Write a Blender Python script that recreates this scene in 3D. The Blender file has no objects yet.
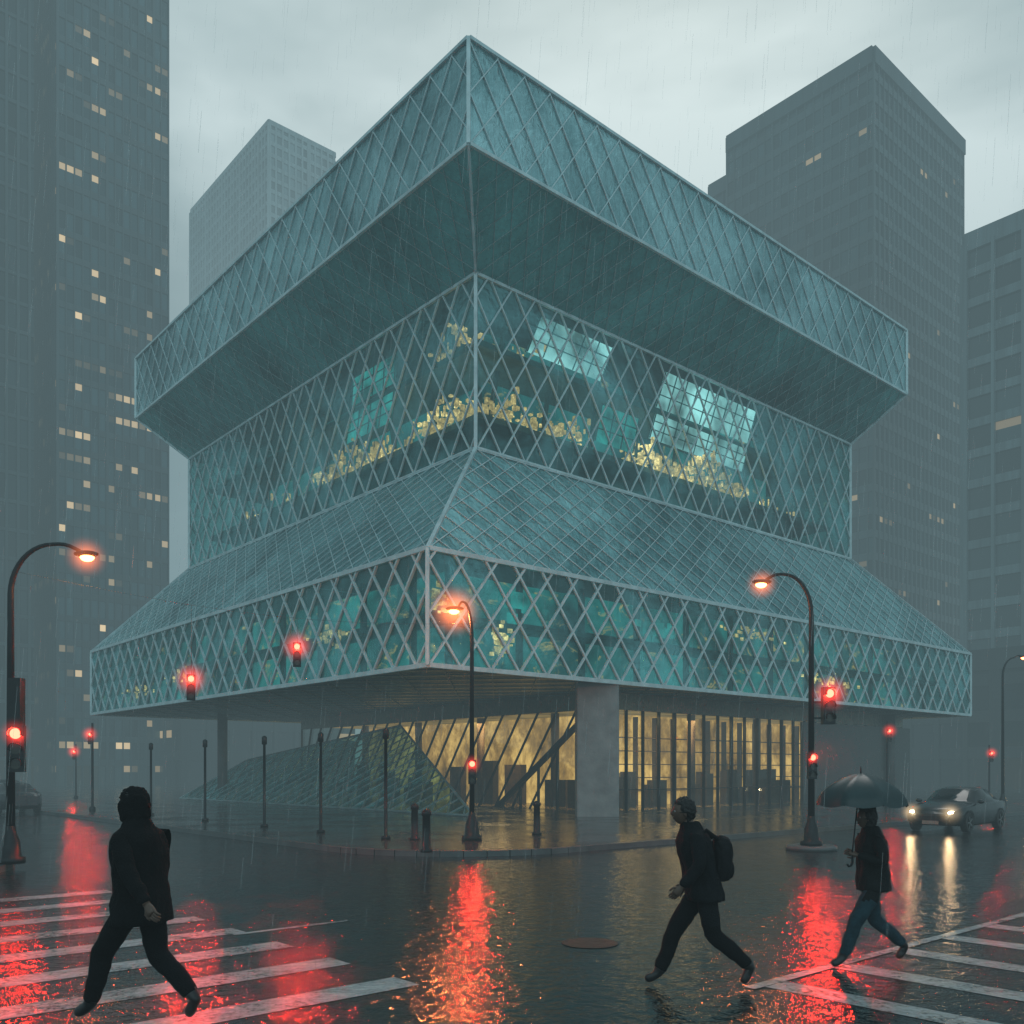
import bpy, bmesh, math, random
from mathutils import Vector, Matrix, noise as mnoise
random.seed(7)
scene=bpy.context.scene
scene.view_settings.view_transform='Standard'
scene.view_settings.look='None'
scene.view_settings.exposure=0
U=Vector((.753,.658,0)).normalized(); V=Vector((-U.y,U.x,0)); Z=Vector((0,0,1))
C0=Vector((-2.8,30.6,0))
def P(a,b,z=0.0): return C0+U*a+V*b+Z*z

# ------------------------------------------------------------ helpers
class MB:
    def __init__(s): s.v=[];s.f=[];s.uv=[];s.mi=[];s.sm=[]
    def face(s,pts,mi=0,uv=None,smooth=False):
        b=len(s.v); s.v+= [Vector(p) for p in pts]; s.f.append(list(range(b,b+len(pts))))
        s.uv.append(uv or [(0,0)]*len(pts)); s.mi.append(mi); s.sm.append(smooth)
    def box(s,c,ax,ay,az,mi=0):
        P8=[c+ax*i+ay*j+az*k for k in(-1,1) for j in(-1,1) for i in(-1,1)]
        for q in((0,2,3,1),(4,5,7,6),(0,1,5,4),(2,6,7,3),(0,4,6,2),(1,3,7,5)):
            s.face([P8[i] for i in q],mi)
    def abox(s,c,dx,dy,dz,mi=0,X=Vector((1,0,0)),Y=Vector((0,1,0))):
        s.box(Vector(c),X*dx/2,Y*dy/2,Z*dz/2,mi)
    def beam(s,p,q,w,d,n,mi=0):
        p=Vector(p);q=Vector(q); t=(q-p); L=t.length
        if L<1e-4: return
        t/=L; n=(n-t*n.dot(t)).normalized(); sd=t.cross(n)
        s.box((p+q)/2,t*L/2,sd*w/2,n*d/2,mi)
    def tube(s,pts,rad,n=10,mi=0,cap=True,flat=1.0):
        pts=[Vector(p) for p in pts]
        if not isinstance(rad,(list,tuple)): rad=[rad]*len(pts)
        rings=[]; ref=None
        for i,p in enumerate(pts):
            t=(pts[min(i+1,len(pts)-1)]-pts[max(i-1,0)]).normalized()
            if ref is None:
                ref=Vector((1,0,0)) if abs(t.x)<.9 else Vector((0,1,0))
            ref=(ref-t*ref.dot(t)).normalized(); sd=t.cross(ref)
            b=len(s.v)
            for k in range(n):
                an=2*math.pi*k/n
                s.v.append(p+(ref*math.cos(an)+sd*math.sin(an)*flat)*rad[i])
            rings.append(b)
        for i in range(len(rings)-1):
            for k in range(n):
                k2=(k+1)%n
                s.f.append([rings[i]+k,rings[i]+k2,rings[i+1]+k2,rings[i+1]+k]); s.uv.append([(0,0)]*4); s.mi.append(mi); s.sm.append(True)
        if cap:
            for r,rev in((rings[0],True),(rings[-1],False)):
                idx=[r+k for k in range(n)]
                if rev: idx.reverse()
                s.f.append(idx); s.uv.append([(0,0)]*n); s.mi.append(mi); s.sm.append(False)
    def ell(s,c,r,mi=0,nu=16,nv=10,fn=None,M=None):
        b=len(s.v); c=Vector(c)
        for j in range(nv+1):
            th=math.pi*j/nv
            for i in range(nu):
                ph=2*math.pi*i/nu
                d=Vector((math.sin(th)*math.cos(ph),math.sin(th)*math.sin(ph),math.cos(th)))
                p=Vector((d.x*r[0],d.y*r[1],d.z*r[2]))
                if fn: p=fn(p,d)
                if M: p=M@p
                s.v.append(c+p)
        for j in range(nv):
            for i in range(nu):
                i2=(i+1)%nu
                s.f.append([b+j*nu+i,b+(j+1)*nu+i,b+(j+1)*nu+i2,b+j*nu+i2]); s.uv.append([(0,0)]*4); s.mi.append(mi); s.sm.append(True)
    def make(s,name,mats,parent=None,bevel=0,weld=False):
        me=bpy.data.meshes.new(name); me.from_pydata([tuple(v) for v in s.v],[],s.f)
        for m in mats: me.materials.append(m)
        uvl=me.uv_layers.new(name="UVMap")
        me.polygons.foreach_set("material_index",s.mi)
        me.polygons.foreach_set("use_smooth",s.sm)
        flat=[]
        for u in s.uv:
            for a in u: flat+= [a[0],a[1]]
        uvl.data.foreach_set("uv",flat)
        me.update()
        ob=bpy.data.objects.new(name,me); scene.collection.objects.link(ob)
        if parent: ob.parent=parent
        if weld or bevel:
            m=ob.modifiers.new("weld",'WELD'); m.merge_threshold=.0005
        if bevel:
            m=ob.modifiers.new("bevel",'BEVEL'); m.width=bevel; m.segments=2; m.limit_method='ANGLE'
        return ob
def empty(name,loc=(0,0,0),rot=0,scale=1):
    e=bpy.data.objects.new(name,None); e.location=loc; e.rotation_euler=(0,0,rot); e.scale=(scale,)*3
    e.empty_display_size=.3
    scene.collection.objects.link(e); return e

def newmat(name):
    m=bpy.data.materials.new(name); m.use_nodes=True; nt=m.node_tree; nt.nodes.clear()
    out=nt.nodes.new('ShaderNodeOutputMaterial'); return m,nt,out
def mth(nt,op,a,b=None,c=None,clamp=False):
    n=nt.nodes.new('ShaderNodeMath'); n.operation=op; n.use_clamp=clamp
    for i,x in enumerate((a,b,c)):
        if x is None: continue
        if isinstance(x,(int,float)): n.inputs[i].default_value=x
        else: nt.links.new(x,n.inputs[i])
    return n.outputs[0]
def ramp(nt,fac,stops):
    n=nt.nodes.new('ShaderNodeValToRGB'); el=n.color_ramp.elements
    while len(el)<len(stops): el.new(.5)
    for e,(p,c) in zip(el,stops):
        e.position=p; e.color=tuple(c)+(1,) if len(c)==3 else c
    nt.links.new(fac,n.inputs[0]); return n.outputs[0]
def mixc(nt,f,a,b,bt='MIX'):
    n=nt.nodes.new('ShaderNodeMix'); n.data_type='RGBA'; n.blend_type=bt
    for i,x in((0,f),(6,a),(7,b)):
        if isinstance(x,(int,float)): n.inputs[i].default_value=x
        elif isinstance(x,(tuple,list)): n.inputs[i].default_value=tuple(x)+((1,) if len(x)==3 else ())
        else: nt.links.new(x,n.inputs[i])
    return n.outputs[2]
def noise(nt,vec,scale,detail=4,rough=.55,dist=0):
    n=nt.nodes.new('ShaderNodeTexNoise'); n.inputs['Scale'].default_value=scale; n.inputs['Detail'].default_value=detail
    n.inputs['Roughness'].default_value=rough; n.inputs['Distortion'].default_value=dist
    if vec is not None: nt.links.new(vec,n.inputs['Vector'])
    return n.outputs[0]
def mapping(nt,vec,scale=(1,1,1),rot=(0,0,0)):
    n=nt.nodes.new('ShaderNodeMapping'); n.inputs['Scale'].default_value=scale; n.inputs['Rotation'].default_value=rot
    nt.links.new(vec,n.inputs['Vector']); return n.outputs[0]
def objc(nt): return nt.nodes.new('ShaderNodeTexCoord').outputs['Object']
def pbr(name,base,rough=.5,metal=0,var=.25,scale=3,bump=.0,bscale=20,spec=.5,coat=0):
    m,nt,out=newmat(name); b=nt.nodes.new('ShaderNodeBsdfPrincipled'); oc=objc(nt)
    n=noise(nt,oc,scale,5)
    lo=tuple(x*(1-var) for x in base); hi=tuple(min(1,x*(1+var)) for x in base)
    nt.links.new(ramp(nt,n,[(.3,lo),(.7,hi)]),b.inputs['Base Color'])
    r=mth(nt,'MULTIPLY_ADD',n,.25,rough-.12,clamp=True); nt.links.new(r,b.inputs['Roughness'])
    b.inputs['Metallic'].default_value=metal; b.inputs['Specular IOR Level'].default_value=spec
    b.inputs['Coat Weight'].default_value=coat
    if bump:
        bp=nt.nodes.new('ShaderNodeBump'); bp.inputs['Strength'].default_value=bump; bp.inputs['Distance'].default_value=.02
        nt.links.new(noise(nt,oc,bscale,4),bp.inputs['Height']); nt.links.new(bp.outputs[0],b.inputs['Normal'])
    nt.links.new(b.outputs[0],out.inputs[0]); return m
def emis(name,col,st,var=.0,scale=2):
    m,nt,out=newmat(name); e=nt.nodes.new('ShaderNodeEmission'); e.inputs[1].default_value=st
    if var:
        n=noise(nt,objc(nt),scale,3)
        nt.links.new(ramp(nt,n,[(.35,tuple(c*(1-var) for c in col)),(.65,col)]),e.inputs[0])
    else: e.inputs[0].default_value=tuple(col)+(1,)
    nt.links.new(e.outputs[0],out.inputs[0]); return m

# ------------------------------------------------------------ camera
cam=bpy.data.cameras.new("camera"); co=bpy.data.objects.new("camera",cam); scene.collection.objects.link(co)
co.location=(0,0,2.0); co.rotation_euler=(math.radians(90),0,0)
cam.sensor_width=36; cam.lens=32.27; cam.shift_y=.252; cam.clip_end=3000; cam.clip_start=.1
scene.camera=co

# ------------------------------------------------------------ world
w=bpy.data.worlds.new("World"); scene.world=w; w.use_nodes=True; nt=w.node_tree; nt.nodes.clear()
out=nt.nodes.new('ShaderNodeOutputWorld')
sky=nt.nodes.new('ShaderNodeTexSky'); sky.sky_type='NISHITA'; sky.sun_disc=False
sky.sun_elevation=math.radians(48); sky.sun_rotation=math.radians(10); sky.air_density=2; sky.dust_density=5
bg1=nt.nodes.new('ShaderNodeBackground'); bg1.inputs[1].default_value=.05; nt.links.new(sky.outputs[0],bg1.inputs[0])
tc=nt.nodes.new('ShaderNodeTexCoord').outputs['Generated']
mp=mapping(nt,tc,(1,1,2.2))
n1=noise(nt,mp,1.5,5,.52,.4)
def dotdir(v,lo,hi,a,b):
    dt=nt.nodes.new('ShaderNodeVectorMath'); dt.operation='DOT_PRODUCT'; nt.links.new(tc,dt.inputs[0]); dt.inputs[1].default_value=Vector(v).normalized()
    g=nt.nodes.new('ShaderNodeMapRange'); g.inputs[1].default_value=lo; g.inputs[2].default_value=hi; g.inputs[3].default_value=a; g.inputs[4].default_value=b
    nt.links.new(dt.outputs['Value'],g.inputs[0]); return g.outputs[0]
f=mth(nt,'ADD',mth(nt,'MULTIPLY',n1,1.15),mth(nt,'MULTIPLY',dotdir((.10,1,.60),.84,1.0,-.20,.62),.68))
cl=ramp(nt,f,[(.36,(.12,.185,.205)),(.58,(.25,.35,.375)),(.80,(.62,.77,.79)),(1.0,(1.25,1.42,1.42))])
bg2=nt.nodes.new('ShaderNodeBackground'); nt.links.new(cl,bg2.inputs[0]); nt.links.new(dotdir((.25,-1,.35),-.1,.9,1.0,3.5),bg2.inputs[1])  # overcast gain added behind the camera to brighten the facing facades
ms=nt.nodes.new('ShaderNodeMixShader'); ms.inputs[0].default_value=.9
nt.links.new(bg1.outputs[0],ms.inputs[1]); nt.links.new(bg2.outputs[0],ms.inputs[2]); nt.links.new(ms.outputs[0],out.inputs[0])
sl=bpy.data.lights.new("sun",'SUN'); sl.energy=.7; sl.angle=math.radians(25); sl.color=(1,.98,.95)
so=bpy.data.objects.new("sun",sl); scene.collection.objects.link(so); so.rotation_euler=(math.radians(-42),0,math.radians(-10))

# mist (homogeneous rain haze filling the air; its brightness put in as emission)
SIG=.0036
m,nt,out=newmat("mist_air")
ab=nt.nodes.new('ShaderNodeVolumeAbsorption'); ab.inputs[0].default_value=(0,0,0,1); ab.inputs[1].default_value=SIG
em=nt.nodes.new('ShaderNodeEmission'); em.inputs[0].default_value=(.205,.308,.335,1); em.inputs[1].default_value=SIG
ad=nt.nodes.new('ShaderNodeAddShader'); nt.links.new(ab.outputs[0],ad.inputs[0]); nt.links.new(em.outputs[0],ad.inputs[1]); nt.links.new(ad.outputs[0],out.inputs['Volume'])
try: m.cycles.homogeneous_volume=True
except Exception: pass
b=MB(); b.abox((0,282,68),900,660,140); b.make("mist",[m])

# ------------------------------------------------------------ materials
def cells(nt,wd,h):
    uv=nt.nodes.new('ShaderNodeTexCoord').outputs['UV']
    sp=nt.nodes.new('ShaderNodeSeparateXYZ'); nt.links.new(uv,sp.inputs[0])
    x=mth(nt,'DIVIDE',sp.outputs[0],wd); y=mth(nt,'DIVIDE',sp.outputs[1],h)
    p=mth(nt,'FLOOR',mth(nt,'ADD',x,y)); q=mth(nt,'FLOOR',mth(nt,'SUBTRACT',x,y))
    cb=nt.nodes.new('ShaderNodeCombineXYZ'); nt.links.new(p,cb.inputs[0]); nt.links.new(q,cb.inputs[1])
    wn=nt.nodes.new('ShaderNodeTexWhiteNoise'); wn.noise_dimensions='3D'; nt.links.new(cb.outputs[0],wn.inputs[0])
    return uv,wn
def tiltnormal(nt,wn,amt,bumpvec=None,bs=.3,bscale=2.0):
    g=nt.nodes.new('ShaderNodeNewGeometry')
    s=nt.nodes.new('ShaderNodeVectorMath'); s.operation='SUBTRACT'; nt.links.new(wn.outputs['Color'],s.inputs[0]); s.inputs[1].default_value=(.5,.5,.5)
    k=nt.nodes.new('ShaderNodeVectorMath'); k.operation='SCALE'; nt.links.new(s.outputs[0],k.inputs[0]); k.inputs['Scale'].default_value=amt
    a=nt.nodes.new('ShaderNodeVectorMath'); a.operation='ADD'; nt.links.new(g.outputs['Normal'],a.inputs[0]); nt.links.new(k.outputs[0],a.inputs[1])
    nn=nt.nodes.new('ShaderNodeVectorMath'); nn.operation='NORMALIZE'; nt.links.new(a.outputs[0],nn.inputs[0])
    bp=nt.nodes.new('ShaderNodeBump'); bp.inputs['Strength'].default_value=bs; bp.inputs['Distance'].default_value=.08
    nt.links.new(noise(nt,bumpvec,bscale,4,.6,.8),bp.inputs['Height']); nt.links.new(nn.outputs[0],bp.inputs['Normal'])
    return bp.outputs[0]
def skin_glass(name,wd,h,tint,refl=.14,tilt=.15,gcol=(.34,.80,.83)):
    m,nt,out=newmat(name); uv,wn=cells(nt,wd,h); oc=objc(nt)
    nrm=tiltnormal(nt,wn,tilt,oc,.8,2.8)
    tr=nt.nodes.new('ShaderNodeBsdfTransparent')
    tcol=mixc(nt,wn.outputs['Value'],tuple(c*.75 for c in tint),tint); nt.links.new(tcol,tr.inputs[0])
    gl=nt.nodes.new('ShaderNodeBsdfGlossy'); gl.inputs['Color'].default_value=gcol+(1,); gl.inputs['Roughness'].default_value=.06
    nt.links.new(nrm,gl.inputs['Normal'])
    fr=nt.nodes.new('ShaderNodeFresnel'); fr.inputs[0].default_value=1.55; nt.links.new(nrm,fr.inputs['Normal'])
    pat=ramp(nt,noise(nt,oc,.22,6,.62,.6),[(.40,(0,0,0)),(.64,(1,1,1))])
    f=mth(nt,'ADD',fr.outputs[0],mth(nt,'MULTIPLY',mth(nt,'MULTIPLY_ADD',wn.outputs['Value'],.8,.6),mth(nt,'MULTIPLY',pat,refl*1.5)),clamp=True)
    mx=nt.nodes.new('ShaderNodeMixShader'); nt.links.new(f,mx.inputs[0]); nt.links.new(tr.outputs[0],mx.inputs[1]); nt.links.new(gl.outputs[0],mx.inputs[2])
    nt.links.new(mx.outputs[0],out.inputs[0]); return m
def skin_panel(name,wd,h,lo,hi,metal=.6,rough=.3,tilt=.12,bs=.5,bscale=3,streak=.7,glow=None):
    m,nt,out=newmat(name); uv,wn=cells(nt,wd,h); oc=objc(nt)
    b=nt.nodes.new('ShaderNodeBsdfPrincipled')
    n=noise(nt,oc,.13,7,.68,.6)
    n=ramp(nt,n,[(.36,(0,0,0)),(.66,(1,1,1))])
    f=mth(nt,'ADD',mth(nt,'MULTIPLY',wn.outputs['Value'],.16),mth(nt,'MULTIPLY_ADD',n,.75,.05))
    st=noise(nt,mapping(nt,oc,(3.0,3.0,.5),(.35,.35,0)),1.6,5,.7)
    f=mth(nt,'ADD',f,mth(nt,'MULTIPLY_ADD',st,streak,-streak/2))
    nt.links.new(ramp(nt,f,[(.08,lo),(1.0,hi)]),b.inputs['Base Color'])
    b.inputs['Metallic'].default_value=metal
    nt.links.new(mth(nt,'MULTIPLY_ADD',st,.35,rough-.17,clamp=True),b.inputs['Roughness'])
    nt.links.new(tiltnormal(nt,wn,tilt,oc,bs,bscale),b.inputs['Normal'])
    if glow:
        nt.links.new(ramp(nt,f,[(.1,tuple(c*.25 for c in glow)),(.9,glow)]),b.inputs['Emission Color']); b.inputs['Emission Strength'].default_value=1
    nt.links.new(b.outputs[0],out.inputs[0]); return m
W1,H1=1.35,1.75; W2,H2=1.25,1.95; W3,H3=1.15,.85; W4,H4=1.25,1.75
M_frame=pbr("painted_steel_frame",(.50,.65,.67),.35,.15,.2,2,.2,8)
M_frame_d=pbr("dark_steel_frame",(.10,.17,.18),.4,.4,.3,2)
M_frame_m=pbr("mid_steel_frame",(.26,.41,.42),.35,.3,.3,2)
M_g_low=skin_glass("diamond_glass_lower",W1,H1,(.44,.80,.78),.22)
M_g_mid=skin_glass("diamond_glass_middle",W2,H2,(.50,.82,.79),.26)
M_slope=skin_panel("sloped_glass_skin",W3,H3,(.022,.16,.175),(.42,.82,.84),.65,.2,.15,.9,2.5)
M_top=skin_panel("crown_mesh_glass",W4,H4,(.045,.17,.185),(.46,.76,.79),.7,.22,.18,.9,2.6,.6)
M_soff=skin_panel("soffit_mesh",.8,1.3,(.006,.065,.07),(.08,.33,.33),.4,.3,.24,.8,3,.7,glow=(.005,.028,.030))  # glow is painted-in teal emission standing for light from inside
M_roof=pbr("roof_membrane",(.12,.14,.15),.5)
M_conc=pbr("concrete",(.20,.24,.24),.6,0,.25,1.5,.3,12)
M_dark=pbr("dark_metal",(.012,.015,.017),.35,.6,.3,5)
M_slab=pbr("floor_slab",(.10,.16,.165),.6)
def interior(name,base,teal,warm,wt=.62,sc=.22):
    m,nt,out=newmat(name); oc=objc(nt)
    n=noise(nt,oc,sc,6,.6,.6); n2=noise(nt,mapping(nt,oc,(1,1,1.7)),sc*2.6,5,.7,1.0)
    c=ramp(nt,n,[(.36,base),(.50,tuple((a+b_)/2.5 for a,b_ in zip(base,teal))),(.64,teal)])
    mk=ramp(nt,n2,[(wt,(0,0,0)),(wt+.14,(1,1,1))])
    c=mixc(nt,mk,c,warm)
    e=nt.nodes.new('ShaderNodeEmission'); nt.links.new(c,e.inputs[0]); nt.links.new(e.outputs[0],out.inputs[0]); return m
M_core=interior("lit_interior_teal",(.005,.035,.039),(.03,.30,.30),(.9,.50,.17),.585)
M_core2=interior("lit_interior_lower",(.006,.03,.032),(.02,.26,.245),(1.1,.52,.16),.575,.3)
def speck(name,col,st):
    m,nt,out=newmat(name); e=nt.nodes.new('ShaderNodeEmission'); oc=objc(nt)
    e.inputs[0].default_value=col+(1,)
    n=noise(nt,oc,3.0,4,.8); n2=noise(nt,oc,.5,3)
    f=ramp(nt,mth(nt,'ADD',mth(nt,'MULTIPLY',n,.7),mth(nt,'MULTIPLY',n2,.4)),[(.42,(.04,)*3),(.58,(.25,)*3),(.72,(1,1,1))])
    nt.links.new(mth(nt,'MULTIPLY',f,st),e.inputs[1]); nt.links.new(e.outputs[0],out.inputs[0]); return m
M_warm=speck("reading_lamps_warm",(1.0,.52,.20),4.6)
M_skyl=emis("skylight_panels",(.60,.92,.93),1.5,.85,.45)
M_teall=emis("teal_lit_wall",(.05,.58,.54),.9,.85,.7)
m,nt,out=newmat("lobby_glowing_walls"); oc=objc(nt)
n=noise(nt,mapping(nt,oc,(1.2,1.2,.8)),.9,7,.75,.3); n2=noise(nt,oc,.30,3)
c=ramp(nt,mth(nt,'ADD',mth(nt,'MULTIPLY',n,.6),mth(nt,'MULTIPLY',n2,.5)),[(.40,(.08,.04,.008)),(.54,(.40,.23,.055)),(.70,(1.15,.74,.22))])
e=nt.nodes.new('ShaderNodeEmission'); e.inputs[1].default_value=.95; nt.links.new(c,e.inputs[0]); nt.links.new(e.outputs[0],out.inputs[0]); M_lobby=m  # lobby lighting put into the walls as blotchy emission
m,nt,out=newmat("clear_lobby_glass"); tr=nt.nodes.new('ShaderNodeBsdfTransparent'); tr.inputs[0].default_value=(.82,.85,.8,1)
gl=nt.nodes.new('ShaderNodeBsdfGlossy'); gl.inputs['Roughness'].default_value=.04; gl.inputs[0].default_value=(.8,.9,.9,1)
oc=objc(nt); f=mth(nt,'MULTIPLY',noise(nt,oc,.8,3),.12); mx=nt.nodes.new('ShaderNodeMixShader'); nt.links.new(f,mx.inputs[0]); nt.links.new(tr.outputs[0],mx.inputs[1]); nt.links.new(gl.outputs[0],mx.inputs[2]); nt.links.new(mx.outputs[0],out.inputs[0]); M_lglass=m

# ------------------------------------------------------------ library
lib=empty("glass_library_building")
R_low=(0,0,42.5,35.7); R_mid=(4.07,2.5,32.07,30.3); R_top=(1.34,-.5,32.79,31.65)
def ring(r0,z0,r1,z1):
    def cs(r,z): a0,b0,a1,b1=r; return [P(a0,b0,z),P(a1,b0,z),P(a1,b1,z),P(a0,b1,z)]
    A=cs(r0,z0);B=cs(r1,z1)
    return [[A[i],A[(i+1)%4],B[(i+1)%4],B[i]] for i in range(4)]
def frameof(q):
    e=(q[1]-q[0]).normalized(); n=(q[1]-q[0]).cross(q[3]-q[0]).normalized(); t=n.cross(e); return e,t,n
def to2(q,o,e,t): return [((p-o).dot(e),(p-o).dot(t)) for p in q]
def clip(poly,p,d):
    lo,hi=-1e9,1e9; n=len(poly)
    for i in range(n):
        a=poly[i];b=poly[(i+1)%n]; ex,ey=b[0]-a[0],b[1]-a[1]
        nx,ny=-ey,ex
        num=(p[0]-a[0])*nx+(p[1]-a[1])*ny; den=d[0]*nx+d[1]*ny
        if abs(den)<1e-9:
            if num<0: return None
        elif den>0: lo=max(lo,-num/den)
        else: hi=min(hi,-num/den)
    return (lo,hi) if hi-lo>.02 else None
def panel(mb,q,mi=0):
    e,t,n=frameof(q); mb.face(q,mi,to2(q,q[0],e,t))
def lattice(mb,q,wd,h,sw,dp,off=.03,mi=0):
    e,t,n=frameof(q); poly=to2(q,q[0],e,t); o=q[0]
    L=math.hypot(wd,h)
    xs=[p[0] for p in poly]; ys=[p[1] for p in poly]
    hh=max(ys)/h
    for fam in(1,-1):
        k0=int(min(xs)/wd-hh)-2; k1=int(max(xs)/wd+hh)+2
        d=(fam*wd/L,h/L)
        for k in range(k0,k1+1):
            r=clip(poly,(k*wd,0),d)
            if not r: continue
            a=o+e*(k*wd+d[0]*r[0])+t*(d[1]*r[0]); b_=o+e*(k*wd+d[0]*r[1])+t*(d[1]*r[1])
            oo=n*(off+(.006 if fam>0 else 0))
            mb.beam(a+oo,b_+oo,sw,dp,n,mi)
def edges(mb,q,w_,idx=(0,1,2,3),mi=0,off=.04):
    e,t,n=frameof(q)
    for i in idx:
        mb.beam(q[i]+n*off,q[(i+1)%4]+n*off,w_,w_,n,mi)
zb0,zb1,zm0,zm1,zt0,zt1=5.5,9.4,14.3,21.0,23.2,26.8
specs=[("lower_band",ring(R_low,zb0,R_low,zb1),M_g_low,W1,H1,.08,.10,M_frame),
("sloped_skin",ring(R_low,zb1,R_mid,zm0),M_slope,W3,H3,.034,.04,M_frame),
("middle_block",ring(R_mid,zm0,R_mid,zm1),M_g_mid,W2,H2,.055,.08,M_frame),
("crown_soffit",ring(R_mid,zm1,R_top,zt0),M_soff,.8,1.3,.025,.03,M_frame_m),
("crown_band",ring(R_top,zt0,R_top,zt1),M_top,W4,H4,.04,.05,M_frame)]
for nm,qs,gm,wd,h,sw,dp,fm_ in specs:
    g=MB(); l=MB()
    for i,q in enumerate(qs):
        panel(g,q); lattice(l,q,wd,h,sw,dp)
        if nm!="crown_soffit":
            edges(l,q,.12 if nm!="lower_band" else .16,(0,2))
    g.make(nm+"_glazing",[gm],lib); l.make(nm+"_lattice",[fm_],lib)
l=MB()
def cpts(r,z): a0,b0,a1,b1=r; return [P(a0,b0,z),P(a1,b0,z),P(a1,b1,z),P(a0,b1,z)]
lv=[cpts(R_low,zb0),cpts(R_low,zb1),cpts(R_mid,zm0),cpts(R_mid,zm1),cpts(R_top,zt0),cpts(R_top,zt1)]
cen=P(20,17,0)
for j in range(5):
    for i in range(4):
        p,q=lv[j][i],lv[j+1][i]; o=(p-cen); o.z=0; o.normalize()
        l.beam(p+o*.05,q+o*.05,.13 if j!=3 else .08,.13,o)
l.make("corner_ridge_beams",[M_frame],lib)
g=MB(); g.face(cpts(R_top,zt1-.05)); g.make("roof",[M_roof],lib)
M_under=skin_panel("under_soffit_panels",1.6,2.2,(.05,.06,.045),(.22,.22,.15),.3,.3,.05)
g=MB(); q=cpts(R_low,zb0+.02); q.reverse(); panel(g,q); g.make("underside_soffit",[M_under],lib)
l=MB(); lattice(l,q,2.2,2.6,.04,.05,.03); 
l.make("underside_ribs",[M_frame_d],lib)
g=MB()
for (r,z) in((R_mid,16.1),(R_mid,19.0),(R_mid,14.2)):
    a0,b0,a1,b1=r; g.box(P((a0+a1)/2,(b0+b1)/2,z),U*((a1-a0)/2-.9),V*((b1-b0)/2-.9),Z*.12)
a0,b0,a1,b1=R_low; g.box(P(a1/2,b1/2,7.5),U*(a1/2-1.3),V*(b1/2-1.3),Z*.1)
g.make("floor_slabs",[M_slab],lib)
def corebox(nm,r,z0,z1,mat):
    g=MB(); [g.face(q) for q in ring(r,z0,r,z1)]; g.make(nm,[mat],lib)
corebox("middle_interior_walls",(R_mid[0]+3.4,R_mid[1]+3.4,R_mid[2]-3.4,R_mid[3]-3.4),14.3,21.0,M_core)
corebox("lower_interior_walls",(2.6,2.6,39.9,33.1),5.55,9.4,M_core2)
g=MB()
def cluster(face,lo,hi,z0,z1,n):
    for i in range(n):
        t=random.uniform(lo,hi); f_=(t-lo)/(hi-lo)
        z=z0+(z1-z0)*random.random()**1.2*(0.6+.4*math.sin(f_*9+lo))
        dpt=random.uniform(.5,2.6); s=random.uniform(.015,.10); hh=random.uniform(.03,.26)
        c=P(t,R_mid[1]+dpt,z) if face=='R' else P(R_mid[0]+dpt,t,z)
        g.box(c,U*s,V*s,Z*hh/1.3)
cluster('R',5.2,11.2,16.35,17.6,150); cluster('R',14.6,22.8,16.3,18.0,380); cluster('R',24,30,16.3,16.9,16)
cluster('L',3.6,8.0,16.35,17.9,140); cluster('L',9.4,16.2,16.3,17.7,260); cluster('L',4.0,6.6,19.2,20.3,50)
cluster('R',6,8.5,19.3,19.8,10); cluster('L',18,26,16.3,16.9,12)
g.make("lit_reading_desks",[M_warm],lib)
g=MB(); l=MB()
def lit(face,lo,hi,z0,z1,d0,d1,mi,sh=0):
    def F(t,d,z): return P(t,R_mid[1]+d,z) if face=='R' else P(R_mid[0]+d,t,z)
    q=[F(lo,d0,z0),F(hi,d0,z0),F(hi+sh,d1,z1),F(lo+sh,d1,z1)]; g.face(q,mi)
    nn=(q[1]-q[0]).cross(q[3]-q[0]).normalized()
    k=int((hi-lo)/.8)
    for i in range(k+1):
        f_=i/k
        for sg in(-1,1): l.beam(q[0].lerp(q[1],f_)+nn*.05*sg,q[3].lerp(q[2],f_)+nn*.05*sg,.035,.05,nn)
    for i in range(1,3):
        for sg in(-1,1): l.beam(q[0].lerp(q[3],i/3)+nn*.1*sg,q[1].lerp(q[2],i/3)+nn*.1*sg,.035,.05,nn)
lit('R',15.2,22.6,17.6,18.85,.86,.8,0,.4); lit('R',15.6,23.0,19.15,20.9,.8,.6,0,.5); lit('R',7.4,11.8,19.3,20.9,.8,.6,0,.6)
lit('L',9.6,13.4,17.6,18.85,.86,.8,1,-.4); lit('R',11.5,14.0,16.6,18.3,.86,.8,1,.4); lit('L',9.2,12.8,19.2,20.4,.8,.7,1,-.3)
g.make("skylight_panels",[M_skyl,M_teall],lib); l.make("skylight_mullions",[M_frame_d],lib)
l=MB()
for k in range(9):
    a=6+k*3.0; l.beam(P(a,4.6,14.3),P(a+1.6,4.9,21),.16,.16,V)
for k in range(8):
    a=4+k*3.2; l.beam(P(6.0,a,14.3),P(6.2,a+1.6,21),.16,.16,U)
for k in range(12): l.beam(P(2+k*3.4,1.5,5.5),P(2+k*3.4,1.5,9.4),.2,.2,V)
for k in range(9): l.beam(P(1.5,3+k*3.4,5.5),P(1.5,3+k*3.4,9.4),.2,.2,V)
l.make("interior_trusses",[M_slab],lib)
g=MB()
def lowl(face,t,z,hw,hh,mi,d=1.0):
    for i in range(30 if mi==0 else 12):
        tt=t+random.gauss(0,hw*.5); zz=z+random.gauss(0,hh*.45); zz=min(9.2,max(5.75,zz)); s=random.uniform(.03,.13) if mi==0 else random.uniform(.12,.4)
        dd=d+random.uniform(-.3,.3)
        if face=='R': g.box(P(tt,dd,zz),U*s,V*.03,Z*s*.8,mi)
        else: g.box(P(dd,tt,zz),U*.03,V*s,Z*s*.8,mi)
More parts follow.
